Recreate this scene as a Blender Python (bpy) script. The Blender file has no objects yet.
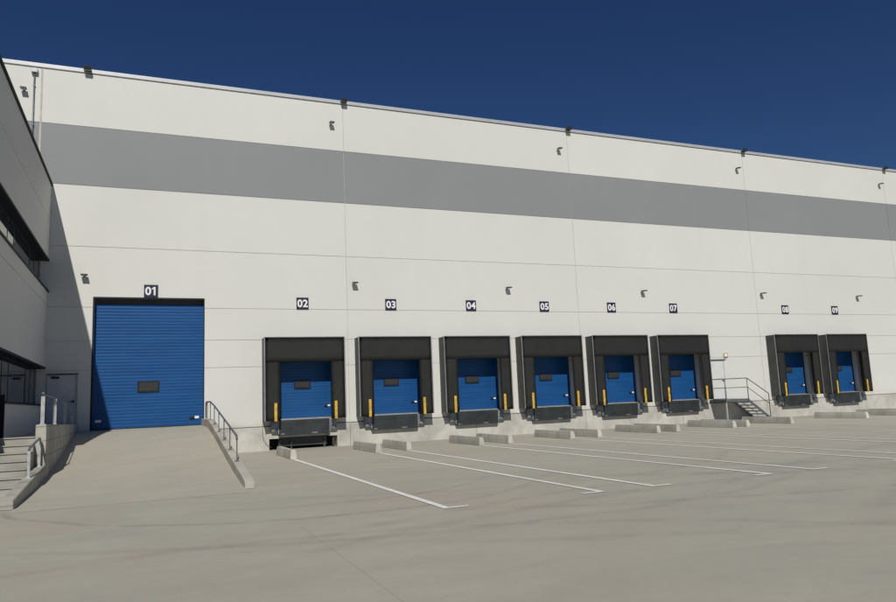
import bpy, bmesh, math, random
from mathutils import Vector, Matrix
random.seed(7)
scene = bpy.context.scene
col = scene.collection
R = math.radians

# ------------------------------------------------------------------ materials
def new_mat(name):
    m = bpy.data.materials.new(name); m.use_nodes = True
    nt = m.node_tree; b = nt.nodes['Principled BSDF']
    return m, nt, b

class NG:
    def __init__(s, nt): s.nt = nt
    def n(s, t, **k):
        x = s.nt.nodes.new(t)
        for a, v in k.items(): setattr(x, a, v)
        return x
    def link(s, a, b): s.nt.links.new(a, b)
    def val(s, x, sock):
        if isinstance(x, (int, float)): sock.default_value = x
        elif isinstance(x, (tuple, list)): sock.default_value = x
        else: s.link(x, sock)
    def math(s, op, a, b=0.0, clamp=False):
        x = s.n('ShaderNodeMath', operation=op); x.use_clamp = clamp
        s.val(a, x.inputs[0]); s.val(b, x.inputs[1]); return x.outputs[0]
    def pos(s): return s.n('ShaderNodeNewGeometry').outputs['Position']
    def mapping(s, vec, scale=(1,1,1), loc=(0,0,0), rot=(0,0,0)):
        x = s.n('ShaderNodeMapping'); s.link(vec, x.inputs['Vector'])
        x.inputs['Scale'].default_value = scale; x.inputs['Location'].default_value = loc
        x.inputs['Rotation'].default_value = rot; return x.outputs[0]
    def noise(s, vec, scale, detail=4, rough=.55, dist=0):
        x = s.n('ShaderNodeTexNoise'); s.link(vec, x.inputs['Vector'])
        x.inputs['Scale'].default_value = scale; x.inputs['Detail'].default_value = detail
        x.inputs['Roughness'].default_value = rough; x.inputs['Distortion'].default_value = dist
        return x.outputs['Fac']
    def ramp(s, f, a, b, va=0.0, vb=1.0):
        x = s.n('ShaderNodeMapRange'); x.clamp = True
        s.link(f, x.inputs['Value']); x.inputs['From Min'].default_value = a; x.inputs['From Max'].default_value = b
        x.inputs['To Min'].default_value = va; x.inputs['To Max'].default_value = vb
        return x.outputs['Result']
    def mix(s, f, a, b, mode='MIX'):
        x = s.n('ShaderNodeMix', data_type='RGBA', blend_type=mode)
        s.val(f, x.inputs[0]); s.val(a, x.inputs[6]); s.val(b, x.inputs[7]); return x.outputs[2]
    def bump(s, h, strength, dist=.01):
        x = s.n('ShaderNodeBump'); s.link(h, x.inputs['Height'])
        x.inputs['Strength'].default_value = strength; x.inputs['Distance'].default_value = dist
        return x.outputs[0]
    def sep(s, v):
        x = s.n('ShaderNodeSeparateXYZ'); s.link(v, x.inputs[0]); return x.outputs

def c4(r, g, b): return (r, g, b, 1)

def simple(name, rgb, rough=.5, metal=0.0, var=.08, scale=3.0, bump=0.0, spec=.5):
    m, nt, b = new_mat(name); g = NG(nt); p = g.pos()
    f = g.noise(p, scale, 5)
    d = tuple(x*(1-var*2) for x in rgb)+(1,); l = tuple(min(1, x*(1+var*1.6)) for x in rgb)+(1,)
    g.link(g.mix(g.ramp(f, .3, .7), d, l), b.inputs['Base Color'])
    b.inputs['Roughness'].default_value = rough; b.inputs['Metallic'].default_value = metal
    b.inputs['Specular IOR Level'].default_value = spec
    if bump: g.link(g.bump(g.noise(p, scale*14, 3), bump), b.inputs['Normal'])
    return m

def mat_ground(name='yard_concrete', yard=True):
    m, nt, b = new_mat(name); g = NG(nt); p = g.pos()
    base = c4(.355, .335, .29)
    big = g.noise(p, .09, 4, .6, .6)
    blob = g.noise(g.mapping(p, (.35, .8, 1), rot=(0, 0, R(12))), .8, 6, .62, 1.2)
    streak = g.noise(g.mapping(p, (.22, .9, 1), rot=(0, 0, R(-9))), 1.0, 6, .65, 1.2)
    streak2 = g.noise(g.mapping(p, (.45, 1.0, 1), rot=(0, 0, R(18))), .55, 6, .65, 2.0)
    fine = g.noise(p, 38, 4, .7); mid = g.noise(p, 5, 5, .65)
    c = g.mix(g.ramp(big, .36, .66), c4(.385, .376, .314), c4(.45, .425, .345))
    c = g.mix(g.ramp(blob, .38, .66, 0, .62), c, c4(.475, .452, .365))
    c = g.mix(g.ramp(streak, .5, .75, 0, .24), c, c4(.285, .278, .245))
    c = g.mix(g.ramp(streak2, .5, .75, 0, .3), c, c4(.275, .268, .242))
    c = g.mix(g.ramp(mid, .3, .75, 0, .22), c, c4(.27, .255, .225))
    warm = g.noise(g.mapping(p, (.5, .9, 1), loc=(13, 5, 0)), .35, 4, .6, .8)
    c = g.mix(g.ramp(warm, .5, .68, 0, .6), c, c4(.40, .345, .275))
    c = g.mix(g.ramp(fine, .3, .75, 0, .3), c, c4(.24, .23, .205))
    s = g.sep(p)
    # tyre arcs
    wob = g.noise(p, .5, 2); brk = g.noise(p, 1.1, 5, .7)
    arcs = [(3.3, -13.0, 5.95, .05, .5, -9, 9), (3.3, -13.0, 4.55, .05, .42, 0, 9), (5.5, -8, 13.4, .07, .28, -4, 14),
            (14, -2.5, 19.5, .09, .3, 4, 30), (14, -3.2, 21.5, .1, .24, 2, 30), (22, -1, 19.0, .1, .3, 10, 45),
            (1, -30, 9.5, .08, .22, -8, 12), (26, 4, 27, .12, .28, 8, 50), (11, -40, 20.5, .1, .25, 0, 22),
            (12, -41, 22.6, .1, .22, 0, 24), (30, -60, 42, .12, .28, 8, 60), (30, -58, 43, .12, .22, 8, 60), (8, -8, 9.7, .08, .22, -2, 20)]
    for cx, cy, rad, w, a, x0, x1 in (arcs if yard else []):
        dx = g.math('SUBTRACT', s[0], cx); dy = g.math('SUBTRACT', s[1], cy)
        r = g.math('SQRT', g.math('ADD', g.math('MULTIPLY', dx, dx), g.math('MULTIPLY', dy, dy)))
        r = g.math('ADD', r, g.math('MULTIPLY', wob, .5))
        d = g.math('ABSOLUTE', g.math('SUBTRACT', r, rad+.25))
        k = g.ramp(d, w*.3, w*2.6, a*.85, 0)
        k = g.math('MULTIPLY', k, g.ramp(brk, .36, .6, .15, 1))
        k = g.math('MULTIPLY', k, g.ramp(s[0], x0, x0+3)); k = g.math('MULTIPLY', k, g.ramp(s[0], x1-4, x1, 1, 0))
        c = g.mix(k, c, c4(.15, .148, .14))
    # saw-cut joints
    def joint(coord, at, w, a, cc, lo=None, hi=None, other=None):
        d = g.math('ABSOLUTE', g.math('SUBTRACT', coord, at))
        k = g.ramp(d, w*.5, w, a, 0)
        if lo is not None:
            k = g.math('MULTIPLY', k, g.math('GREATER_THAN', other, lo)); k = g.math('MULTIPLY', k, g.math('LESS_THAN', other, hi))
        return g.mix(k, cc, c4(.11, .105, .095))
    c = joint(s[0], 2.14, .008, .28, c, -60, -19.6, s[1])
    for xx in (-9.8, 14.1, 26.1, 38.1, 50.1): c = joint(s[0], xx, .016, .6, c)
    for yy in (-33, -46): c = joint(s[1], yy, .016, .5, c)
    c = joint(s[1], -14.6, .012, .12, c, -2.6, 14, s[0])
    g.link(c, b.inputs['Base Color'])
    g.link(g.ramp(streak, .3, .7, .9, .72), b.inputs['Roughness'])
    b.inputs['Specular IOR Level'].default_value = .3
    h = g.math('ADD', g.math('MULTIPLY', fine, .5), g.math('MULTIPLY', mid, .8))
    g.link(g.bump(h, .25, .012), b.inputs['Normal'])
    return m

def mat_conc(name, rgb, stain=.25, vert=True, joints=None, rust=0.0):
    m, nt, b = new_mat(name); g = NG(nt); p = g.pos()
    a = g.noise(p, .9, 5, .6, .5); f = g.noise(p, 30, 4, .7)
    dk = tuple(x*.72 for x in rgb)+(1,); lt = tuple(min(1, x*1.12) for x in rgb)+(1,)
    c = g.mix(g.ramp(a, .33, .68), dk, lt)
    if vert:
        v = g.noise(g.mapping(p, (2.4, 2.4, .22)), 1.2, 5, .65)
        c = g.mix(g.ramp(v, .5, .72, 0, stain), c, tuple(x*.5 for x in rgb)+(1,))
    if rust:
        v = g.noise(g.mapping(p, (.5, 1, .9), loc=(3, 0, 7)), 1.0, 4, .6)
        c = g.mix(g.ramp(v, .52, .72, 0, rust), c, c4(rgb[0]*1.05, rgb[1]*.86, rgb[2]*.68))
    pit = g.noise(p, 9, 5, .75)
    c = g.mix(g.ramp(pit, .62, .74, 0, .4), c, tuple(x*.55 for x in rgb)+(1,))
    c = g.mix(g.ramp(f, .3, .8, 0, .18), c, tuple(x*.6 for x in rgb)+(1,))
    if joints:
        s = g.sep(p)
        for coord, step, off, w in joints:
            q = g.math('DIVIDE', g.math('SUBTRACT', s[coord], off), step)
            q = g.math('FRACT', g.math('ADD', q, 100))
            d = g.math('ABSOLUTE', g.math('SUBTRACT', q, .5))
            c = g.mix(g.ramp(d, w/step*.5, w/step, .55, 0), c, tuple(x*.4 for x in rgb)+(1,))
    g.link(c, b.inputs['Base Color']); b.inputs['Roughness'].default_value = .88
    b.inputs['Specular IOR Level'].default_value = .25
    g.link(g.bump(g.math('ADD', f, pit), .35, .008), b.inputs['Normal'])
    return m

def mat_panel(name, rgb, var=.05):
    m, nt, b = new_mat(name); g = NG(nt); p = g.pos()
    a = g.noise(p, .14, 4, .6, .4); a2 = g.noise(p, 1.4, 5, .6)
    st = g.noise(g.mapping(p, (1.6, 1.6, .07)), 1.0, 5, .6)
    f = g.noise(p, 60, 3)
    c = g.mix(g.ramp(a, .3, .7), tuple(x*(1-var) for x in rgb)+(1,), tuple(x*(1+var*.6) for x in rgb)+(1,))
    c = g.mix(g.ramp(a2, .45, .75, 0, .25), c, tuple(x*(1-var*1.6) for x in rgb)+(1,))
    c = g.mix(g.ramp(st, .56, .8, 0, .14), c, (rgb[0]*.86, rgb[1]*.84, rgb[2]*.80, 1))
    # each precast panel has a slightly different shade
    s = g.sep(p)
    ix = g.math('FLOOR', g.math('DIVIDE', g.math('SUBTRACT', s[0], 8.12), 12.0))
    iz = g.math('FLOOR', g.math('DIVIDE', g.math('SUBTRACT', s[2], .99), 2.41))
    cb = g.n('ShaderNodeCombineXYZ'); g.link(ix, cb.inputs[0]); g.link(iz, cb.inputs[2])
    wn = g.n('ShaderNodeTexWhiteNoise'); g.link(cb.outputs[0], wn.inputs['Vector'])
    c = g.mix(g.ramp(wn.outputs['Value'], 0, 1, 0, .16), c, tuple(x*.84 for x in rgb)+(1,))
    # splash dirt just above the plinth
    dn = g.noise(g.mapping(p, (1, 1, 3)), 1.7, 5, .7)
    low = g.math('MULTIPLY', g.ramp(s[2], 1.0, 1.35, .55, 0), g.ramp(dn, .4, .65))
    c = g.mix(low, c, (rgb[0]*.66, rgb[1]*.58, rgb[2]*.47, 1))
    g.link(c, b.inputs['Base Color']); b.inputs['Roughness'].default_value = .62
    b.inputs['Specular IOR Level'].default_value = .35
    g.link(g.bump(g.math('ADD', f, g.math('MULTIPLY', a2, 2)), .08, .006), b.inputs['Normal'])
    return m

def mat_door():
    m, nt, b = new_mat('blue_door'); g = NG(nt); p = g.pos()
    a = g.noise(g.mapping(p, (.5, 1, 3)), 1.2, 5, .6); d = g.noise(g.mapping(p, (3, 1, .4)), 1.5, 5, .7)
    s = g.sep(p)
    row = g.math('FLOOR', g.math('DIVIDE', s[2], .125))
    wn = g.n('ShaderNodeTexWhiteNoise', noise_dimensions='1D'); g.link(row, wn.inputs['W'])
    c = g.mix(g.ramp(a, .3, .7), c4(.006, .057, .19), c4(.010, .075, .235))
    c = g.mix(g.ramp(wn.outputs['Value'], 0, 1, 0, .14), c, c4(.02, .12, .32))
    c = g.mix(g.ramp(d, .55, .8, 0, .3), c, c4(.02, .085, .21))
    oi = g.n('ShaderNodeObjectInfo'); c = g.mix(g.ramp(oi.outputs['Random'], 0, 1, 0, .3), c, c4(.018, .085, .22))
    g.link(c, b.inputs['Base Color']); b.inputs['Roughness'].default_value = .38
    b.inputs['Specular IOR Level'].default_value = .25
    g.link(g.bump(g.noise(g.mapping(p, (.25, 1, 1.5)), 2.0, 3), .25, .02), b.inputs['Normal'])
    return m

def mat_curtain():
    m, nt, b = new_mat('curtain_rubber'); g = NG(nt); p = g.pos()
    a = g.noise(p, 1.6, 5, .6, .8); w = g.noise(g.mapping(p, (1.0, 1, 2.2)), .9, 4, .6)
    c = g.mix(g.ramp(a, .3, .7), c4(.042, .044, .044), c4(.056, .058, .055))
    c = g.mix(g.ramp(w, .58, .72, 0, .55), c, c4(.064, .062, .056))
    oi = g.n('ShaderNodeObjectInfo'); c = g.mix(g.ramp(oi.outputs['Random'], 0, 1, 0, .22), c, c4(.072, .076, .075))
    g.link(c, b.inputs['Base Color']); b.inputs['Roughness'].default_value = .58
    b.inputs['Specular IOR Level'].default_value = .4
    bw = g.noise(g.mapping(p, (1, 1, .45)), 2.6, 4, .55, .6)
    g.link(g.bump(bw, .5, .05), b.inputs['Normal'])
    return m

def mat_window():
    m, nt, b = new_mat('window_glass'); g = NG(nt); p = g.pos()
    b.inputs['Base Color'].default_value = c4(.02, .026, .03); b.inputs['Roughness'].default_value = .04
    b.inputs['Specular IOR Level'].default_value = .55; b.inputs['IOR'].default_value = 1.5
    g.link(g.bump(g.noise(p, .5, 2), .03, .05), b.inputs['Normal'])
    return m

M = dict(
    ground=mat_ground(),
    ramp=None,
    white=mat_panel('white_precast', (.645, .65, .612)),
    grey=mat_panel('grey_precast', (.246, .260, .264), .05),
    annexw=mat_panel('annex_white', (.60, .60, .565)),
    seal=simple('joint_sealant', (.42, .415, .39), .8),
    plinth=mat_conc('plinth_concrete', (.53, .515, .465), .1, rust=.12),
    kerb=mat_conc('kerb_concrete', (.48, .455, .395), .3, vert=False, rust=.25),
    retain=mat_conc('retaining_concrete', (.42, .405, .355), .35, joints=[(2, .36, .98, .022), (1, 2.6, -8.0, .07)]),
    guide=mat_conc('guide_concrete', (.52, .505, .445), .25),
    step=mat_conc('step_concrete', (.36, .35, .31), .2, vert=False),
    line=None,
    door=mat_door(), curtain=mat_curtain(), glass=mat_window(),
    side=simple('shelter_side', (.05, .052, .05), .55, 0, .15, 1.2),
    alu=simple('aluminium', (.42, .42, .42), .38, .8, .08, 4),
    coping=simple('coping_metal', (.50, .51, .51), .35, .2, .05, 1.0),
    dark=simple('dark_frame', (.018, .021, .026), .65, spec=.2),
    black=simple('black_rubber', (.012, .012, .012), .7),
    lip=simple('leveler_paint', (.026, .031, .033), .5, 0, .2, 2.5, .15),
    steel=simple('worn_steel', (.20, .22, .235), .5, .2, .22, 6, .2),
    galv=simple('galvanised_steel', (.42, .43, .43), .5, .25, .14, 8),
    rail=simple('railing_steel', (.17, .185, .205), .45, .5, .12, 6),
    yellow=simple('yellow_paint', (.60, .39, .055), .5, 0, .2, 9),
    navy=simple('navy_plate', (.018, .020, .05), .4, 0, .05),
    wpaint=simple('white_print', (.78, .78, .78), .5, 0, .03),
    wdoor=simple('white_door', (.54, .56, .58), .4, 0, .04),
    pane=simple('door_pane', (.035, .034, .032), .35, 0, .1),
    wdoor2=simple('white_door_leaf', (.62, .63, .62), .45, 0, .03),
    floodglass=simple('flood_glass', (.03, .033, .036), .5, 0, .05),
    topshade=simple('lintel_shade', (.035, .04, .048), .7),  # dark colour standing in for the lintel's shadow on the big door
    grey_frame=simple('grey_door_frame', (.40, .42, .44), .5),
    blind=simple('window_panel', (.14, .16, .19), .5, 0, .06),
    lamp=simple('lamp_housing', (.06, .062, .065), .45, .3, .1),
    lens=simple('lamp_lens', (.42, .42, .38), .3, 0, .05),
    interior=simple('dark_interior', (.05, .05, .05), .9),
    amber=simple('amber_trim', (.5, .36, .08), .5),
    roof=simple('roof_sheet', (.35, .36, .37), .6, 0, .06),
)

def mat_line():
    m, nt, b = new_mat('line_paint'); g = NG(nt); p = g.pos()
    n = g.noise(p, 7, 6, .75); n2 = g.noise(g.mapping(p, (1, .3, 1)), 1.5, 4)
    c = g.mix(g.ramp(n, .5, .72, 0, .75), c4(.80, .79, .75), c4(.46, .44, .39))
    c = g.mix(g.ramp(n2, .5, .7, 0, .35), c, c4(.45, .43, .38))
    g.link(c, b.inputs['Base Color']); b.inputs['Roughness'].default_value = .75
    return m
M['line'] = mat_line()
M['ramp'] = mat_ground('ramp_concrete', False)

# ------------------------------------------------------------------ mesh helpers
def box(bm, x0, x1, y0, y1, z0, z1, bev=0.0, mi=0):
    vs = [bm.verts.new((x, y, z)) for z in (z0, z1) for y in (y0, y1) for x in (x0, x1)]
    idx = [(0,2,3,1),(4,5,7,6),(0,1,5,4),(2,6,7,3),(0,4,6,2),(1,3,7,5)]
    fs = [bm.faces.new([vs[i] for i in f]) for f in idx]
    for f in fs: f.material_index = mi
    if bev:
        es = list({e for f in fs for e in f.edges})
        bmesh.ops.bevel(bm, geom=es, offset=bev, segments=2, affect='EDGES', profile=.6)
    return vs

def prism_yz(bm, pts, x0, x1, bev=0.0):
    a = [bm.verts.new((x0, y, z)) for y, z in pts]; b = [bm.verts.new((x1, y, z)) for y, z in pts]
    n = len(pts); fs = [bm.faces.new(a), bm.faces.new(b[::-1])]
    for i in range(n):
        j = (i+1) % n; fs.append(bm.faces.new((a[j], a[i], b[i], b[j])))
    if bev:
        es = list({e for f in fs for e in f.edges})
        bmesh.ops.bevel(bm, geom=es, offset=bev, segments=2, affect='EDGES')

def tube(bm, pts, r, seg=10, caps=True):
    pts = [Vector(p) for p in pts]; rings = []
    n = len(pts); prev = None
    for i, p in enumerate(pts):
        if i == 0: d = pts[1]-p
        elif i == n-1: d = p-pts[i-1]
        else: d = (pts[i+1]-p).normalized()+(p-pts[i-1]).normalized()
        d.normalize()
        if prev is None:
            up = Vector((0, 0, 1)) if abs(d.z) < .9 else Vector((1, 0, 0))
            u = d.cross(up).normalized()
        else:
            u = (prev-d*prev.dot(d)).normalized()
        v = d.cross(u); prev = u
        k = 1.0
        if 0 < i < n-1:
            cs = (pts[i+1]-p).normalized().dot((p-pts[i-1]).normalized()); k = 1/max(.6, math.sqrt((1+cs)/2))
        rings.append([bm.verts.new(p+(u*math.cos(t)+v*math.sin(t))*r*(k if 0 < i < n-1 else 1)) for t in [2*math.pi*j/seg for j in range(seg)]])
    for a, b in zip(rings, rings[1:]):
        for j in range(seg):
            f = bm.faces.new((a[j], a[(j+1) % seg], b[(j+1) % seg], b[j])); f.smooth = True
    if caps: bm.faces.new(rings[0][::-1]); bm.faces.new(rings[-1])

def ball(bm, c, r):
    bmesh.ops.create_uvsphere(bm, u_segments=14, v_segments=8, radius=r, matrix=Matrix.Translation(c))

def finish(name, bm, mats, parent=None, recalc=True):
    if recalc: bmesh.ops.recalc_face_normals(bm, faces=bm.faces[:])
    me = bpy.data.meshes.new(name); bm.to_mesh(me); bm.free()
    if not isinstance(mats, (list, tuple)): mats = [mats]
    for m in mats: me.materials.append(m)
    o = bpy.data.objects.new(name, me); col.objects.link(o)
    if parent: o.parent = parent
    return o

def make(name, fn, mats, parent=None, recalc=True):
    bm = bmesh.new(); fn(bm); return finish(name, bm, mats, parent, recalc)

def tag(o, label=None, cat=None, group=None, kind=None):
    if label: o['label'] = label
    if cat: o['category'] = cat
    if group: o['group'] = group
    if kind: o['kind'] = kind
    return o

def empty(name, loc=(0, 0, 0), rz=0):
    o = bpy.data.objects.new(name, None); col.objects.link(o); o.location = loc
    o.rotation_euler = (0, 0, rz); o.empty_display_size = .3
    return o

def copy_tree(o, parent=None):
    c = o.copy(); col.objects.link(c); c.parent = parent
    for ch in list(o.children): copy_tree(ch, c)
    return c

def bx(name, a, mat, parent=None, bev=0.0):
    return make(name, lambda bm: box(bm, *a, bev), mat, parent)

# ------------------------------------------------------------------ dimensions
DC = [6.12, 10.11, 14.10, 18.09, 22.08, 26.07, 34.20, 38.25]   # dock centres
VJ = [-27.9, -15.9, -3.97, 8.12, 20.10, 32.10, 44.10, 56.10, 68.1]
HJ = [.99, 3.46, 4.58, 5.89, 8.28, 10.73, 13.16, 15.38]
ANX = -3.51; ANY = -11.2; ANH = 10.66

# ------------------------------------------------------------------ ground
def g_(bm):
    vs = [bm.verts.new(p) for p in [(-220, -260, 0), (260, -260, 0), (260, 200, 0), (-220, 200, 0)]]; bm.faces.new(vs)
tag(make('ground', g_, M['ground']), 'pale stained concrete yard in front of the warehouse', 'ground', kind='structure')

def interp(t, pts):
    for (a, va), (b, vb) in zip(pts, pts[1:]):
        if a <= t <= b: return va+(vb-va)*(t-a)/(b-a)
    return pts[-1][1] if t > pts[-1][0] else pts[0][1]
Lp = [(-14.6, .004), (-14, .006), (-12, .06), (-10, .15), (-8, .30), (-6, .50), (-3, .86), (-1, 1.12), (0, 1.165)]
Rp = [(-14.6, .004), (-13.9, .008), (-12.4, .13), (-10.3, .36), (-7.6, .70), (-4.9, 1.02), (-3.0, 1.16), (-2.0, 1.175), (0, 1.175)]
def smooth(pts, t):
    return sum(interp(min(0, max(-14.6, t+d)), pts) for d in (-.8, -.4, 0, .4, .8))/5
def ramp_(bm):
    nx, ny = 8, 48; g = []
    for j in range(ny+1):
        y = -14.6+(14.6+.28)*j/ny; row = []
        for i in range(nx+1):
            t = i/nx; x = -2.37+(2.03+2.37)*t
            z = smooth(Lp, min(y, 0))*(1-t)+smooth(Rp, min(y, 0))*t
            row.append(bm.verts.new((x, y, z if j else .003)))
        g.append(row)
    for j in range(ny):
        for i in range(nx):
            f = bm.faces.new((g[j][i], g[j][i+1], g[j+1][i+1], g[j+1][i])); f.smooth = True
tag(make('ramp', ramp_, M['ramp']), 'smooth concrete ramp climbing to blue door 01', 'ramp', kind='structure')

# ------------------------------------------------------------------ warehouse
wh = empty('warehouse', (0, 0, 0))
tag(wh, 'long white warehouse with grey stripe, blue dock doors and concrete plinth', 'warehouse')

DOCKZ0, DOCKZ1 = 1.2, 4.25
openings = [(-1.96, 2.14, .99, 6.28), (-3.45, -2.41, .99, 3.31), (28.31, 29.27, .99, 3.28)]
openings += [(c-1.42, c+1.42, DOCKZ0, DOCKZ1) for c in DC]

def panel_cells(bm, xs, zs, ops, y, gap, flange, reveal):
    bxs = sorted(set(xs+[v for o in ops for v in o[:2]])); bzs = sorted(set([z for z in zs]+[v for o in ops for v in o[2:] if zs[0] < v < zs[-1]]))
    bxs = [v for v in bxs if xs[0] <= v <= xs[-1]]
    def isop(x, z):
        for a, b, c, d in ops:
            if a < x < b and c < z < d: return True
        return False
    def ext(a, b, js):   # shrink at joint edges
        return (a+gap/2 if a in js else a), (b-gap/2 if b in js else b)
    for i in range(len(bxs)-1):
        for k in range(len(bzs)-1):
            xa, xb, za, zb = bxs[i], bxs[i+1], bzs[k], bzs[k+1]
            if isop((xa+xb)/2, (za+zb)/2): continue
            x0, x1 = ext(xa, xb, xs); z0, z1 = ext(za, zb, zs)
            q = lambda *p: bm.faces.new([bm.verts.new(v) for v in p])
            q((x0, y, z0), (x1, y, z0), (x1, y, z1), (x0, y, z1))
            for side in range(4):
                if side == 0: nb = isop(xa-.01, (za+zb)/2); jt = xa in xs
                elif side == 1: nb = isop(xb+.01, (za+zb)/2); jt = xb in xs
                elif side == 2: nb = isop((xa+xb)/2, za-.01); jt = za in zs
                else: nb = isop((xa+xb)/2, zb+.01); jt = zb in zs
                if not (nb or jt): continue
                d = reveal if nb else flange
                if side == 0: q((x0, y, z0), (x0, y, z1), (x0, y+d, z1), (x0, y+d, z0))
                elif side == 1: q((x1, y, z0), (x1, y+d, z0), (x1, y+d, z1), (x1, y, z1))
                elif side == 2: q((x0, y, z0), (x0, y+d, z0), (x1, y+d, z0), (x1, y, z0))
                else: q((x0, y, z1), (x1, y, z1), (x1, y+d, z1), (x0, y+d, z1))

make('wall', lambda bm: (panel_cells(bm, VJ, HJ[:6], openings, 0, .017, .03, .42), panel_cells(bm, VJ, HJ[6:], [], 0, .017, .03, .42)), M['white'], wh, False)
make('stripe', lambda bm: panel_cells(bm, VJ, [10.73, 13.16], [], -.002, .022, .032, .4), M['grey'], wh, False)
# sealant behind the joints, with the same openings
make('joint_sealant', lambda bm: panel_cells(bm, [-27.9, 68.1], [.5, 15.38], openings, .014, 0, .0, .0), M['seal'], wh, False)
# wide expansion joint by the annexe
bx('expansion_joint', (-4.0, -3.93, -.012, .0, 10.7, 15.36), simple('joint_tape', (.50, .46, .40), .7), wh)
pit = (4.69, 7.55, 0, .47)
make('plinth', lambda bm: panel_cells(bm, [2.25, 8.12, 14.1, 20.1, 26.1, 32.1, 38.1, 44.1, 50.1, 56.1, 68.1], [-.1, 1.0], [(pit[0], pit[1], -.2, pit[3]), (5.08, 7.16, pit[3]-.01, .72)], -.05, .016, .06, 1.1), M['plinth'], wh, False)
make('plinth_ledge', lambda bm: (box(bm, 2.25, 68.1, -.05, .0, .975, .992)), M['plinth'], wh)
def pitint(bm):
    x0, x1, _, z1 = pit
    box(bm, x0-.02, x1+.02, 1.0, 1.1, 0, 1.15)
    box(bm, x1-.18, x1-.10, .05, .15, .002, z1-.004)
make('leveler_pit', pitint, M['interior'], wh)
make('pit_frame', lambda bm: (box(bm, 5.10, 7.14, .22, .27, .16, .74), box(bm, 5.60, 5.66, .14, .2195, .01, .72), box(bm, 5.12, 5.2, .16, .2195, .01, .72), box(bm, 7.0, 7.08, .16, .2195, .01, .72), box(bm, 5.10, 7.14, .17, .2195, .13, .17)), M['side'], wh)
bx('coping', (-28, 68.2, -.04, .35, 15.41, 15.57), M['coping'], wh, .012)
bx('coping_drip', (-28, 68.2, -.02, -.003, 15.385, 15.408), M['steel'], wh)
bx('roof', (-27.9, 68.1, .36, 45, 15.2, 15.35), M['roof'], wh)
def shellf(bm):
    box(bm, -27.9, -27.7, .45, 45, 0, 15.2); box(bm, 67.9, 68.1, .45, 45, 0, 15.2); box(bm, -27.7, 67.9, 44.8, 45, 0, 15.2)
make('outer_wall', shellf, M['white'], wh)
def innards(bm):
    box(bm, -27.6, 67.8, .62, .7, .5, 15.1)
make('inner_wall', innards, M['interior'], wh)

def ribbed(bm, x0, x1, z0, z1, y, pitch=.125, d=.0042):
    prof = []; z = z0
    while z < z1-.02:
        t = min(z+pitch, z1)
        prof += [(z, 0), (z+.088, -d), (t-.026, -d), (t-.001, 0)]
        z = t
    prof.append((z1, 0))
    a = [bm.verts.new((x0, y+p[1], p[0])) for p in prof]; b = [bm.verts.new((x1, y+p[1], p[0])) for p in prof]
    for i in range(len(prof)-1): bm.faces.new((a[i], b[i], b[i+1], a[i+1]))
    box(bm, x0, x1, y+.004, y+.05, z0, z1)

def small_latch(parent, x, y, z, s=1.0):
    def f(bm):
        box(bm, x, x+.16*s, y-.05, y-.012, z, z+.10*s, .006)
    l = make('latch', f, M['wpaint'], parent)
    make('handle', lambda bm: box(bm, x-.2*s, x-.012, y-.06, y-.012, z+.005, z+.09*s, .008), M['black'], parent)
    return l

# big door 01
d1 = make('dock_door', lambda bm: ribbed(bm, -1.945, 2.125, 1.20, 6.26, .27), M['door'], wh, True)
d1['label'] = 'large ribbed blue door 01 at the top of the ramp'
make('vision_panel', lambda bm: (box(bm, -.33, .47, .235, .262, 2.56, 3.0, .01)), M['dark'], d1)
bx('pane', (-.27, .41, .228, .233, 2.62, 2.94), M['pane'], d1)
bx('lintel_shade_strip', (-1.90, 2.11, .235, .262, 6.06, 6.26), M['topshade'], d1)  # dark strip added across the door head to deepen the lintel's shadow
bx('bottom_seal', (-1.945, 2.125, .235, .30, 1.175, 1.205), M['black'], d1)
small_latch(d1, 1.80, .27, 1.45); bx('door_label', (-1.80, -1.60, .25, .262, 1.46, 1.56), M['wpaint'], d1)
def jamb(bm):
    box(bm, -1.963, -1.90, -.012, .012, 1.175, 6.30); box(bm, 2.11, 2.145, -.012, .012, 1.175, 6.30); box(bm, -1.90, 2.11, -.012, .012, 6.255, 6.30)
make('door_frame', jamb, M['dark'], wh)
bx('threshold', (-1.96, 2.14, .24, .60, 1.05, 1.168), M['plinth'], wh)

# dock doors
def dock_door(c):
    d = make('dock_door', lambda bm: ribbed(bm, -1.40, 1.40, 1.27, 4.2, 0), M['door'], wh, True)
    make('vision_panel', lambda bm: box(bm, -.33, .38, -.05, -.012, 2.50, 2.84, .01), M['dark'], d)
    bx('pane', (-.27, .32, -.056, -.052, 2.56, 2.78), M['pane'], d)
    bx('bottom_seal', (-1.40, 1.40, -.04, .05, 1.235, 1.272), M['alu'], d)
    small_latch(d, 1.10, 0, 1.71, .72)
    return d
for i, c in enumerate(DC):
    if i == 0: dd0 = dock_door(c); dd = dd0
    else: dd = copy_tree(dd0, wh)
    dd.location = (c, .27, 0)
    dd['label'] = 'ribbed blue dock door %02d, lower half sunlit inside the black shelter' % (i+2)

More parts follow.
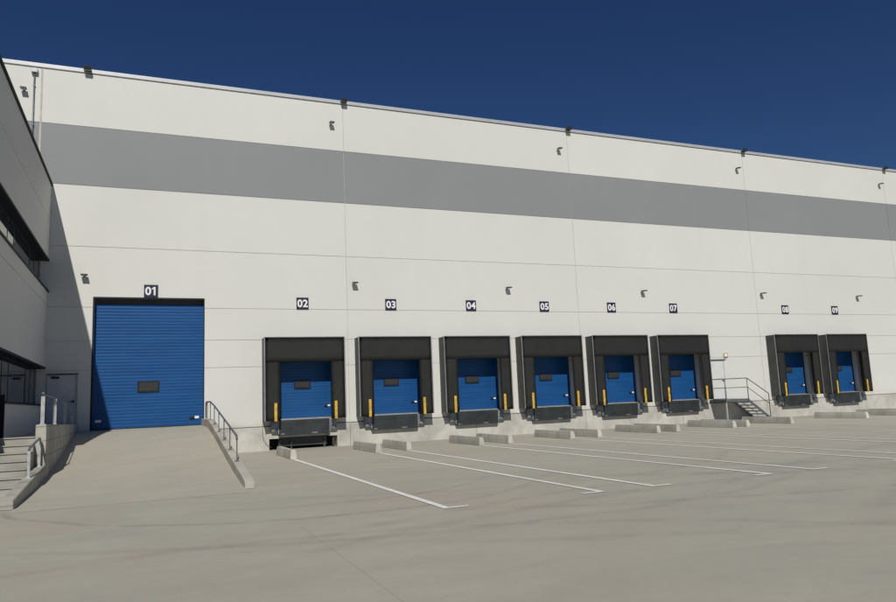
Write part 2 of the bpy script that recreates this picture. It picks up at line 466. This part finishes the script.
# side personnel doors in the facade
pd = bx('personnel_door', (-3.43, -2.43, .05, .10, 1.26, 3.29), M['wdoor'], wh, .005)
pd['label'] = 'pale personnel door in the shaded corner beside door 01'
make('door_frame', lambda bm: (box(bm, -3.46, -3.42, -.015, .06, 1.26, 3.33), box(bm, -2.44, -2.40, -.015, .06, 1.26, 3.33), box(bm, -3.42, -2.44, -.015, .06, 3.29, 3.33)), M['grey_frame'], pd)
bx('drip_bar', (-3.46, -2.40, -.05, -.016, 3.31, 3.345), M['dark'], pd)
make('handle', lambda bm: (box(bm, -2.56, -2.52, .0, .05, 2.2, 2.35), box(bm, -2.68, -2.52, -.03, -.0, 2.28, 2.31)), M['black'], pd)
bx('door_closer', (-3.30, -3.04, -.02, .048, 3.17, 3.24), M['dark'], pd)
pd2 = bx('personnel_door', (28.32, 29.26, .02, .10, 1.20, 3.27), M['wdoor2'], wh, .005)
pd2['label'] = 'white personnel door at the top of the steel steps'
make('handle', lambda bm: (box(bm, 29.13, 29.16, .0, .05, 2.13, 2.22), box(bm, 29.04, 29.16, -.02, -.0, 2.18, 2.20)), M['black'], pd2)
make('canopy', lambda bm: (box(bm, 28.2, 29.40, -.05, .0, 3.30, 3.345)), M['rail'], pd2)

# rainwater pipe up by the annexe
def pipe(bm):
    tube(bm, [(-4.22, -.06, 10.6), (-4.22, -.06, 15.15)], .026)
    for z in (11.2, 13.0, 14.6): box(bm, -4.26, -4.18, -.09, 0, z, z+.03)
dp = make('drainpipe', pipe, M['rail'], None); tag(dp, 'thin grey pipe with small square hopper high on the wall above the annexe roof', 'pipe')
bx('hopper', (-4.33, -4.11, -.16, 0, 15.13, 15.29), M['galv'], dp, .01)

# ------------------------------------------------------------------ office annexe
ax = empty('office_annex', (ANX, -6, 0))
tag(ax, 'shaded white office wing with dark ribbon windows, left of the ramp', 'building')
AXO = Vector((-ANX, 6, 0))
def axmake(name, fn, mat, parent=None):
    o = make(name, fn, mat, parent or ax)
    if (parent or ax) is ax: o.location = AXO
    return o
x0, x1, ya = -16.0, ANX, ANY
def aw(bm):
    g = .008
    def seg(z0, z1): box(bm, x0, x1, ya, -.004, z0, z1)
    # lower wall (below sill), with the entrance opening
    box(bm, x0, x1, ya, -9.35, 0, 2.17); box(bm, x0, x1, -8.13, -.004, 0, 2.17); box(bm, x0, x1-.5, -9.35, -8.13, 0, 2.17)
    seg(3.57, 5.93-g); seg(5.93+g, 6.44); box(bm, x0, x1-.02, ya+.02, -.006, 5.93-g, 5.93+g)
    seg(7.68, 9.2-g); box(bm, x0, x1-.02, ya+.02, -.006, 9.2-g, 9.2+g); seg(9.2+g, ANH-.04)
    # solid ends of the recesses
    for a, b in ((2.17, 3.57), (6.44, 7.68)): box(bm, x0, x1-.42, ya+.4, -1.0, a, b) if False else None
axmake('wall', aw, M['annexw'])
axmake('recess_panel', lambda bm: box(bm, x1-.8, x1-.285, -.35, -.006, 2.172, 3.568), M['blind'])
axmake('recess_panel', lambda bm: box(bm, x1-.8, x1-.285, -.35, -.006, 6.442, 7.678), M['blind'])
axmake('soffit', lambda bm: (box(bm, x1-.5, x1+.015, ya-.015, -.006, 3.535, 3.60), box(bm, x1-.5, x1+.015, ya-.015, -.006, 7.64, 7.71)), M['dark'])
axmake('sill', lambda bm: (box(bm, x1-.5, x1+.04, ya-.04, -.006, 6.435, 6.50), box(bm, x1-.5, x1+.04, -8.13, -.006, 2.165, 2.22)), M['dark'])
axmake('coping', lambda bm: box(bm, x0, x1+.05, ya-.05, -.006, ANH-.05, ANH+.05), M['dark'])
axmake('roof', lambda bm: box(bm, x0+.1, x1-.1, ya+.1, -.1, ANH-.3, ANH-.06), M['roof'])
MU = [-.38, -1.55, -2.65, -5.85, -6.95, -10.15, -11.1]
for zlo, zhi, nm in ((6.50, 7.64, 'upper'), (2.22, 3.535, 'lower')):
    fr = axmake('window', lambda bm: ([box(bm, x1-.36, x1-.288, m-.03, m+.03, zlo, zhi) for m in MU],
              box(bm, x1-.36, x1-.287, ya, -.35, zlo-.002, zlo+.05), box(bm, x1-.36, x1-.287, ya, -.35, zhi-.05, zhi+.002)), M['dark'])
    fr['label'] = '%s dark framed ribbon window of the office wing' % nm
    for a, b in zip(MU, MU[1:]):
        make('pane', lambda bm: box(bm, x1-.31, x1-.295, b+.02, a-.02, zlo+.04, zhi-.04), M['glass'], fr)
ed = axmake('entrance_door', lambda bm: (box(bm, x1-.5, x1-.02, -9.35, -8.13, 2.23, 3.53) if False else None, box(bm, x1-.30, x1+.01, -8.20, -8.12, 1.25, 2.40),
      box(bm, x1-.30, x1+.01, -9.36, -9.28, 1.25, 2.40), box(bm, x1-.30, x1-.1, -9.28, -8.2, 2.33, 2.40)), M['dark'])
make('pane', lambda bm: box(bm, x1-.16, x1-.13, -9.28, -8.2, 1.27, 2.33), M['glass'], ed)

# walkway and stairs next to the annexe
def stairs(bm):
    box(bm, ANX+.004, -2.605, -9.4, -.01, 0, 1.25)
    for k in range(1, 7):
        box(bm, ANX+.004, -2.605, -9.4-.32*k, -9.4-.32*(k-1)-.001, 0, 1.25-.178*k, .006)
    for k in range(0, 7):
        yk = -9.4-.32*k; zk = 1.25-.178*k
        box(bm, ANX+.006, -2.607, yk-.03, yk+.3, zk+.001, zk+.03, .006)
tag(make('concrete_stairs', stairs, M['step']), 'concrete stairs and walkway between the office wing and the retaining wall', 'stairs')

tag(make('retaining_wall', lambda bm: prism_yz(bm, [(-.01, 0), (-14.12, 0), (-14.12, .18), (-9.42, .54), (-9.42, 1.58), (-.01, 1.44)], -2.6, -2.36, .012), M['retain']),
    'stepped concrete retaining wall along the left of the ramp', 'wall')
tag(make('ramp_kerb', lambda bm: prism_yz(bm, [(-.055, 0), (-13.93, 0), (-13.93, .15), (-13.7, .20), (-11.5, .46), (-8.2, .87), (-4.9, 1.28), (-3.6, 1.41), (-3.0, 1.43), (-.055, 1.43)], 2.03, 2.235, .012), M['kerb']),
    'sloping concrete kerb along the right edge of the ramp', 'kerb')

# kerb railing
def ktop(y): return interp(y, [(-13.7, .20), (-11.5, .46), (-8.2, .87), (-4.9, 1.28), (-3.6, 1.41), (-3.0, 1.43), (0, 1.43)])
kr = empty('ramp_railing', (2.13, -6.5, .9)); tag(kr, 'steel railing with flat posts on the sloping kerb right of door 01', 'railing')
off = Vector((-2.13, 6.5, -.9))
ys = [-1.85, -3.25, -4.9, -6.55, -8.2, -9.85, -11.5]
hr = make('handrail', lambda bm: tube(bm, [(2.13, -1.15, 1.46), (2.13, -1.15, 1.90), (2.13, -1.25, 2.03), (2.13, -1.42, 2.07), (2.13, -3.2, 2.06), (2.13, -4.9, 1.90), (2.13, -8.2, 1.49), (2.13, -11.3, 1.11), (2.13, -11.46, 1.07), (2.13, -11.5, .98)], .028), M['rail'], kr); hr.location = off
for y in ys:
    z = ktop(y); t = interp(y, [(-11.5, 1.05), (-4.9, 1.87), (-3.2, 2.04), (-1, 2.05)])
    p = make('post', lambda bm: (box(bm, 2.118, 2.142, y-.035, y+.035, z, t), box(bm, 2.07, 2.19, y-.07, y+.07, z-.002, z+.012)), M['rail'], kr); p.location = off

# railing on the retaining wall
rr = empty('wall_railing', (-2.48, -4.6, 1.5)); tag(rr, 'railing with pale posts and thin handrail on the retaining wall top', 'railing')
off = Vector((2.48, 4.6, -1.5))
h = make('handrail', lambda bm: (tube(bm, [(-2.48, -9.2, 2.34), (-2.48, -.25, 2.22)], .014), ball(bm, (-2.48, -9.2, 2.37), .042)), M['rail'], rr); h.location = off
for y in (-9.2, -6.5, -3.65, -1.2, -.25):
    z = 1.44+.14*(-y/9.42); t = 2.30-.09*(9.2+y)/9
    p = make('post', lambda bm: (box(bm, -2.525, -2.435, y-.012, y+.012, z, t), box(bm, -2.54, -2.42, y-.06, y+.06, z-.002, z+.02, .004)), M['galv'], rr); p.location = off
# stair rail on the low wall
sr = empty('stair_railing', (-2.48, -10.3, .5)); tag(sr, 'short two post handrail on the low sloping wall beside the concrete stairs', 'railing')
off = Vector((2.48, 10.3, -.5))
h = make('handrail', lambda bm: (box(bm, 0, 0, 0, 0, 0, 0) if False else None, tube(bm, [(-2.48, -11.36, 1.03), (-2.48, -11.2, 1.07), (-2.48, -9.62, 1.24), (-2.48, -9.52, 1.20)], .028)), M['rail'], sr); h.location = off
for y, z, t in ((-11.33, .38, 1.03), (-9.56, .52, 1.22)):
    p = make('post', lambda bm: (box(bm, -2.51, -2.45, y-.012, y+.012, z, t), box(bm, -2.54, -2.42, y-.06, y+.06, z-.02, z+.02, .004)), M['galv'], sr); p.location = off

# ------------------------------------------------------------------ dock shelters
def shelter(c):
    t = empty('dock_shelter', (0, 0, 0))
    W, T, B, D = 1.69, 4.65, 1.21, .64
    for s in (-1, 1):
        a, b = sorted((s*W, s*(W-.035)))
        bx('side_panel', (a, b, -D+.02, -.004, B, T-.03), M['side'], t)
    bx('top_panel', (-W+.036, W-.036, -D+.02, -.004, T-.07, T-.03), M['side'], t)
    def sheet(bm, xa, xb, za, zb, y, amp, seed):
        rnd = random.Random(seed); ph = [rnd.uniform(0, 6) for _ in range(4)]
        nx = max(2, int((xb-xa)/.14)); nz = max(2, int((zb-za)/.2)); gr = []
        for j in range(nz+1):
            z = za+(zb-za)*j/nz; row = []
            for i in range(nx+1):
                x = xa+(xb-xa)*i/nx
                e = min(1, min(x-xa, xb-x)/.15)*min(1, (zb-z)/.3)
                dy = amp*e*(math.sin(x*3.1+z*1.3+ph[0])+.6*math.sin(z*4.3-x*2+ph[1])+.4*math.sin(x*7+ph[2]))
                row.append(bm.verts.new((x, y+dy, z)))
            gr.append(row)
        fr = []
        for j in range(nz):
            for i in range(nx):
                f = bm.faces.new((gr[j][i], gr[j][i+1], gr[j+1][i+1], gr[j+1][i])); f.smooth = True; fr.append(f)
        bmesh.ops.solidify(bm, geom=fr, thickness=.006)
    make('side_curtain', lambda bm: sheet(bm, -W+.04, -1.05, B, T-.9, -D+.012, .003, 1), M['curtain'], t, False)
    make('side_curtain', lambda bm: sheet(bm, 1.07, W-.04, B, T-.9, -D+.012, .003, 2), M['curtain'], t, False)
    make('head_curtain', lambda bm: sheet(bm, -W+.04, W-.04, 3.60, T-.036, -D+.006, .002, 3), M['curtain'], t, False)
    def fr(bm):
        box(bm, -W-.01, -W+.035, -D-.008, -D+.02, B+.0, T, .004); box(bm, W-.035, W+.01, -D-.008, -D+.02, B+.0, T, .004)
        box(bm, -W+.036, W-.036, -D-.008, -D+.02, T-.035, T, .004)
        box(bm, -W-.006, -W+.02, -.03, -.002, B, T-.03)
    make('frame', fr, M['alu'], t)
    for s in (-1, 1):
        x = 1.25*s
        make('guide_bar', lambda bm: box(bm, x-.058, x+.058, -D-.045, -D-.008, 1.19, 1.93, .012), M['yellow'], t)
    return t
def leveler(c):
    t = empty('dock_leveler', (0, 0, 0))
    def lp(bm):
        box(bm, -1.06, 1.06, -.22, -.06, .60, 1.20, .008)
        box(bm, -1.06, 1.06, -.245, -.222, .60, .70, .006)
        box(bm, -1.06, 1.06, -.232, -.222, 1.06, 1.10)
    make('lip', lp, M['lip'], t)
    make('platform', lambda bm: (box(bm, -1.10, 1.10, -.20, .22, 1.215, 1.24)), M['galv'], t)
    for s in (-1, 1):
        a, b = sorted((s*1.10, s*1.36))
        bp = make('bumper', lambda bm: box(bm, a, b, -.24, -.052, .76, 1.18, .012), M['steel'], t)
        a, b = sorted((s*1.065, s*1.085))
        make('side_plate', lambda bm: box(bm, a, b, -.23, -.052, .66, 1.21), M['galv'], bp)
    for xx, w in ((-.98, .15), (.30, .24)):
        make('sticker', lambda bm: box(bm, xx, xx+w, -.249, -.2455, .628, .672), M['alu'], t)
    return t
for i, c in enumerate(DC):
    n = i+2
    if i == 0: s0 = shelter(c); l0 = leveler(c); s, l = s0, l0
    else: s, l = copy_tree(s0), copy_tree(l0)
    s.location = (c, 0, 0); l.location = (c, 0, 0)
    tag(s, 'black curtain dock shelter with yellow bars below sign %02d' % n, 'dock shelter', 'dock shelters along the white wall')
    tag(l, 'dark steel leveler lip under blue door %02d' % n + (', over an open pit' if i == 0 else ''), 'dock leveler', 'dock levelers on the plinth')

# ------------------------------------------------------------------ number signs
def sign(c, zc, txt):
    t = empty('number_sign', (c, 0, zc))
    pl = bx('plate', (-.26, .26, -.035, -.003, -.255, .255), M['navy'], t, .004)
    cu = bpy.data.curves.new('digits', 'FONT'); cu.body = txt if txt != '01' else '0'; cu.size = .44; cu.align_x = 'CENTER'; cu.align_y = 'CENTER'
    cu.offset = .013; cu.extrude = .003; cu.resolution_u = 6; cu.space_character = 1.06
    o = bpy.data.objects.new('digits_curve', cu); col.objects.link(o)
    bpy.context.view_layer.update()
    me = bpy.data.meshes.new_from_object(o.evaluated_get(bpy.context.evaluated_depsgraph_get()))
    bpy.data.objects.remove(o); me.materials.clear(); me.materials.append(M['wpaint'])
    xs = [v.co.x for v in me.vertices]; ysv = [v.co.y for v in me.vertices]
    cx, cy = (min(xs)+max(xs))/2, (min(ysv)+max(ysv))/2
    for v in me.vertices: v.co = Vector((v.co.x-cx, -.040-v.co.z*.5, v.co.y-cy))
    if txt == '01':
        h = max(v.co.z for v in me.vertices)
        for v in me.vertices: v.co.x -= .105
        b1 = bmesh.new(); b1.from_mesh(me)
        box(b1, .10, .165, -.042, -.0395, -h, h)
        pts = [(.0999, h*.98), (.0999, h*.55), (.035, h*.30), (.035, h*.62)]
        b1.faces.new([b1.verts.new((x, -.042, z)) for x, z in pts])
        b1.to_mesh(me); b1.free()
    d = bpy.data.objects.new('digits', me); col.objects.link(d); d.parent = t
    tag(t, 'navy square sign with white number %s on the wall above %s' % (txt, 'the big ramp door' if txt == '01' else 'its dock shelter'), 'sign', 'dock number signs')
sign(.11, 6.56, '01')
for i, c in enumerate(DC): sign(c+.03, 6.14, '%02d' % (i+2))

# ------------------------------------------------------------------ wall lamps
def wlamp():
    t = empty('wall_lamp')
    def hs(bm):
        box(bm, -.14, .14, -.36, -.08, .0, .05, .008)
    h = make('housing', hs, M['lamp'], t)
    make('lens', lambda bm: box(bm, -.11, .11, -.33, -.11, -.012, -.001), M['lens'], t)
    make('bracket', lambda bm: (box(bm, -.03, .03, -.10, -.0, .0, .04), box(bm, -.06, .06, -.02, -.0, -.05, .05)), M['steel'], t)
    return t
w0 = wlamp(); first = True
low = [(-2.28, 7.10, 'left of sign 01 near the shade edge'), (8.46, 7.05, 'between signs 02 and 03'), (16.11, 7.0, 'between signs 04 and 05'),
       (24.14, 7.0, 'between signs 06 and 07'), (32.5, 7.03, 'just left of sign 08'), (40.33, 7.0, 'right of sign 09')]
for x, z, d in low:
    o = w0 if first else copy_tree(w0); first = False
    o.location = (x, 0, z); o.scale = (.85, .92, .9); tag(o, 'small grey lamp on the wall, ' + d, 'wall lamp', 'small wall lamps below the stripe')
hi = [(-4.56, 14.38, 'above the annexe roof beside the thin pipe'), (7.56, 14.38, 'above and left of sign 02 to 03'), (19.52, 14.36, 'roughly above dock 05'),
      (31.57, 14.38, 'above the steel steps'), (43.63, 14.4, 'at the far right end of the wall')]
for x, z, d in hi:
    o = copy_tree(w0); o.location = (x, 0, z); o.scale = (.75, .85, .9)
    tag(o, 'small grey lamp above the grey stripe, ' + d, 'wall lamp', 'small wall lamps above the stripe')
def flood():
    t = empty('floodlight')
    def f(bm):
        box(bm, -.17, .17, -.07, .07, -.11, .11, .015)
        for k in range(6): box(bm, -.15, .15, .07, .10, -.09+k*.034, -.078+k*.034)
        bmesh.ops.transform(bm, matrix=Matrix.Translation((0, -.34, .05)) @ Matrix.Rotation(R(28), 4, 'X'), verts=bm.verts[:])
    make('housing', f, M['lamp'], t)
    def ln(bm):
        box(bm, -.145, .145, -.078, -.0705, -.09, .09)
        bmesh.ops.transform(bm, matrix=Matrix.Translation((0, -.34, .05)) @ Matrix.Rotation(R(28), 4, 'X'), verts=bm.verts[:])
    make('lens', ln, M['floodglass'], t)
    make('bracket', lambda bm: (box(bm, -.19, -.175, -.36, -.092, -.02, .03), box(bm, .175, .19, -.36, -.092, -.02, .03), box(bm, -.19, .19, -.10, -.091, -.05, .06)), M['lamp'], t)
    return t
f0 = flood()
for i, (x, d) in enumerate([(-2.36, 'nearest the annexe, above door 01'), (8.15, 'above the panel joint between docks 02 and 03'), (20.15, 'above the panel joint between docks 05 and 06'), (32.17, 'above the gap between steps and dock 08'), (44.24, 'farthest right')]):
    o = f0 if i == 0 else copy_tree(f0); o.location = (x, 0, 15.49); o.scale = (.75, .75, .75)
    tag(o, 'dark floodlight on the roof edge, ' + d, 'floodlight', 'floodlights on the roof edge')

# emergency light by the right hand door
el = bx('emergency_light', (29.28, 29.54, -.07, -.003, 3.47, 3.67), M['wpaint'], None, .01)
tag(el, 'small white wall light with amber rim beside the white door above the steel steps', 'light fitting')
make('rim', lambda bm: (box(bm, 29.265, 29.555, -.075, -.071, 3.455, 3.495), box(bm, 29.265, 29.555, -.075, -.071, 3.645, 3.685),
     box(bm, 29.265, 29.31, -.075, -.071, 3.495, 3.645), box(bm, 29.51, 29.555, -.075, -.071, 3.495, 3.645)), M['amber'], el)
# loose cable by dock 02
tag(make('cable', lambda bm: tube(bm, [(4.44, -.03, 1.22), (4.43, -.07, 1.0), (4.42, -.07, .75), (4.45, -.07, .5), (4.54, -.07, .3), (4.68, -.06, .16), (4.8, .0, .12)], .010, 6), M['rail']),
    'thin dark cable hanging down the plinth into the pit of dock 02', 'cable')

# ------------------------------------------------------------------ steel stair with landing
ss = empty('steel_staircase', (29.4, -.7, 0)); tag(ss, 'grey steel landing with railings and steps between docks 07 and 08', 'staircase')
off = Vector((-29.4, .7, 0))
def ssm(name, fn, mat):
    o = make(name, fn, mat, ss); o.location = off; return o
ssm('landing', lambda bm: (box(bm, 28.0, 29.6, -1.25, -.055, 1.13, 1.17), box(bm, 28.0, 29.6, -1.27, -1.22, 1.03, 1.129), box(bm, 29.55, 29.6, -1.22, -.055, 1.03, 1.129), box(bm, 28.0, 28.05, -1.22, -.055, 1.03, 1.129)), M['rail'])
for x, y in ((28.05, -1.2),):
    ssm('leg', lambda bm: (box(bm, x-.04, x+.04, y-.015 if y < -1 else y-.04, y+.065 if y < -1 else y+.04, 0, 1.03), box(bm, x-.09, x+.09, y-.07, y+.09, 0, .012)), M['galv'])
ns = 6
for k in range(ns):
    x = 29.62+k*.235; z = 1.17-(k+1)*1.17/(ns+1)
    ssm('tread', lambda bm: (box(bm, x, x+.27, -1.18, -.10, z-.03, z, .003), box(bm, x, x+.015, -1.18, -.10, z-.06, z-.0301)), M['galv'])
def stringer(y):
    def f(bm): 
        pts = [(29.60, 1.15), (29.60, .98), (31.0, 0), (31.14, 0), (31.14, .06)]
        a = [bm.verts.new((p[0], y, p[1])) for p in pts]; b = [bm.verts.new((p[0], y+.03, p[1])) for p in pts]
        bm.faces.new(a); bm.faces.new(b[::-1])
        for i in range(len(pts)): j = (i+1) % len(pts); bm.faces.new((a[j], a[i], b[i], b[j]))
    return f
for y in (-1.225, -.095): ssm('stringer', stringer(y), M['rail'])
rl = ssm('handrail', lambda bm: (tube(bm, [(28.05, -.02, 2.24), (28.05, -1.17, 2.24), (28.08, -1.2, 2.24), (29.58, -1.2, 2.25), (29.62, -1.2, 2.24), (31.03, -1.2, 1.40), (31.05, -1.2, 1.36), (31.05, -1.2, .05)], .024),
    tube(bm, [(28.05, -.02, 1.77), (28.05, -1.17, 1.77), (28.08, -1.2, 1.77), (29.6, -1.2, 1.77), (31.05, -1.2, .84)], .018)), M['rail'])
for x, b in ((28.05, 1.13), (29.6, 1.05)):
    ssm('post', lambda bm: tube(bm, [(x, -1.2, b), (x, -1.2, 2.24)], .024), M['rail'])

# ------------------------------------------------------------------ wheel guides and painted lines
LL = [4.60, 8.82, 12.95, 17.0, 21.0, 24.93, 32.65, 36.75]
RL = [7.64, 11.72, 15.78, 20.03, 24.15, 27.62, 35.75, 39.8]
def guide_():
    def f(bm):
        w, t, L, hh = .11, .075, 1.5, .31
        vs = []
        for y, e in ((-L, .0), (L, .0)):
            for x, z in ((-w, 0), (w, 0), (w-.01, hh*.55), (t, hh), (-t, hh), (-w+.01, hh*.55)):
                yy = y+(.03 if z == hh else 0)*(1 if y < 0 else -1)
                vs.append(bm.verts.new((x, yy, z)))
        a, b = vs[:6], vs[6:]
        fs = [bm.faces.new(a[::-1]), bm.faces.new(b)]
        for i in range(6): j = (i+1) % 6; fs.append(bm.faces.new((a[i], a[j], b[j], b[i])))
        es = list({e for q in fs for e in q.edges}); bmesh.ops.bevel(bm, geom=es, offset=.012, segments=2, affect='EDGES')
    return make('wheel_guide', f, M['guide'])
gd = guide_(); first = True
for side, xs_, txt in ((0, LL, 'left'), (1, RL, 'right')):
    for i, x in enumerate(xs_):
        o = gd if first else copy_tree(gd); first = False
        yc = -4.4 if (side == 0 and i == 0) else -4.15
        o.location = (x, yc+random.uniform(-.05, .05), 0); o.rotation_euler = (0, 0, R(random.uniform(-.5, .5)))
        tag(o, 'low concrete wheel guide block on the ground at the %s of dock %02d' % (txt, i+2), 'wheel guide', 'concrete wheel guides in front of the docks')
        s = 1 if side == 0 else -1
        def ln(bm, x=x, s=s):
            w = .066; y1 = -5.75; y2 = -19.42; z = .009; xe = x-.02
            q = lambda *p: bm.faces.new([bm.verts.new(v) for v in p])
            q((xe-w, y2, z), (xe+w, y2, z), (x+w, y1, z), (x-w, y1, z))
            xa, xb = sorted((xe+s*w*1.0, xe+s*.40)); q((xa, y2, z), (xb, y2, z), (xb, y2+.11, z), (xa, y2+.11, z))
        tag(make('painted_line', ln, M['line']), 'thin white painted lane line running out from the %s wheel guide of dock %02d' % (txt, i+2), 'painted line', 'white lane lines', 'structure')

# ------------------------------------------------------------------ light
SUN = Vector((.2346, 1.087, -1.0)).normalized()
sd = bpy.data.lights.new('sun', 'SUN'); sd.energy = 5.0; sd.angle = R(.53); sd.color = (1, .955, .885)
so = bpy.data.objects.new('sun', sd); col.objects.link(so)
so.rotation_euler = SUN.to_track_quat('-Z', 'Y').to_euler(); so.location = (0, -40, 60)
w = bpy.data.worlds.new('World'); scene.world = w; w.use_nodes = True
nt = w.node_tree; bg = nt.nodes['Background']
sk = nt.nodes.new('ShaderNodeTexSky'); sk.sky_type = 'NISHITA'; sk.sun_disc = False
sk.sun_elevation = math.asin(-SUN.z); sk.sun_rotation = math.atan2(-SUN.x, -SUN.y) % (2*math.pi)
sk.altitude = 900; sk.air_density = 1.0; sk.dust_density = 0.2; sk.ozone_density = 7.0
hs = nt.nodes.new('ShaderNodeHueSaturation'); hs.inputs['Saturation'].default_value = 1.13; hs.inputs['Value'].default_value = 1.0; hs.inputs['Hue'].default_value = .51
nt.links.new(sk.outputs[0], hs.inputs['Color']); nt.links.new(hs.outputs[0], bg.inputs['Color']); bg.inputs['Strength'].default_value = .053

# ------------------------------------------------------------------ camera
F_, YAW, PIT, ROL, D_, H_ = 716.7932, R(22.94046), R(7.836414), R(-2.426595), 30.636167, 1.768154
f = Vector((math.sin(YAW)*math.cos(PIT), math.cos(YAW)*math.cos(PIT), math.sin(PIT)))
r = Vector((math.cos(YAW), -math.sin(YAW), 0)); u = r.cross(f)
r2 = r*math.cos(ROL)+u*math.sin(ROL); u2 = -r*math.sin(ROL)+u*math.cos(ROL)
cd = bpy.data.cameras.new('camera'); cam = bpy.data.objects.new('camera', cd); col.objects.link(cam)
cam.matrix_world = Matrix(((r2.x, u2.x, -f.x, 0), (r2.y, u2.y, -f.y, -D_), (r2.z, u2.z, -f.z, H_), (0, 0, 0, 1)))
cd.sensor_width = 36; cd.sensor_fit = 'HORIZONTAL'; cd.lens = F_/896*36; cd.clip_start = .1; cd.clip_end = 1500
scene.camera = cam
scene.view_settings.view_transform = 'Standard'; scene.view_settings.look = 'None'
scene.view_settings.exposure = -0.48; scene.view_settings.gamma = 1
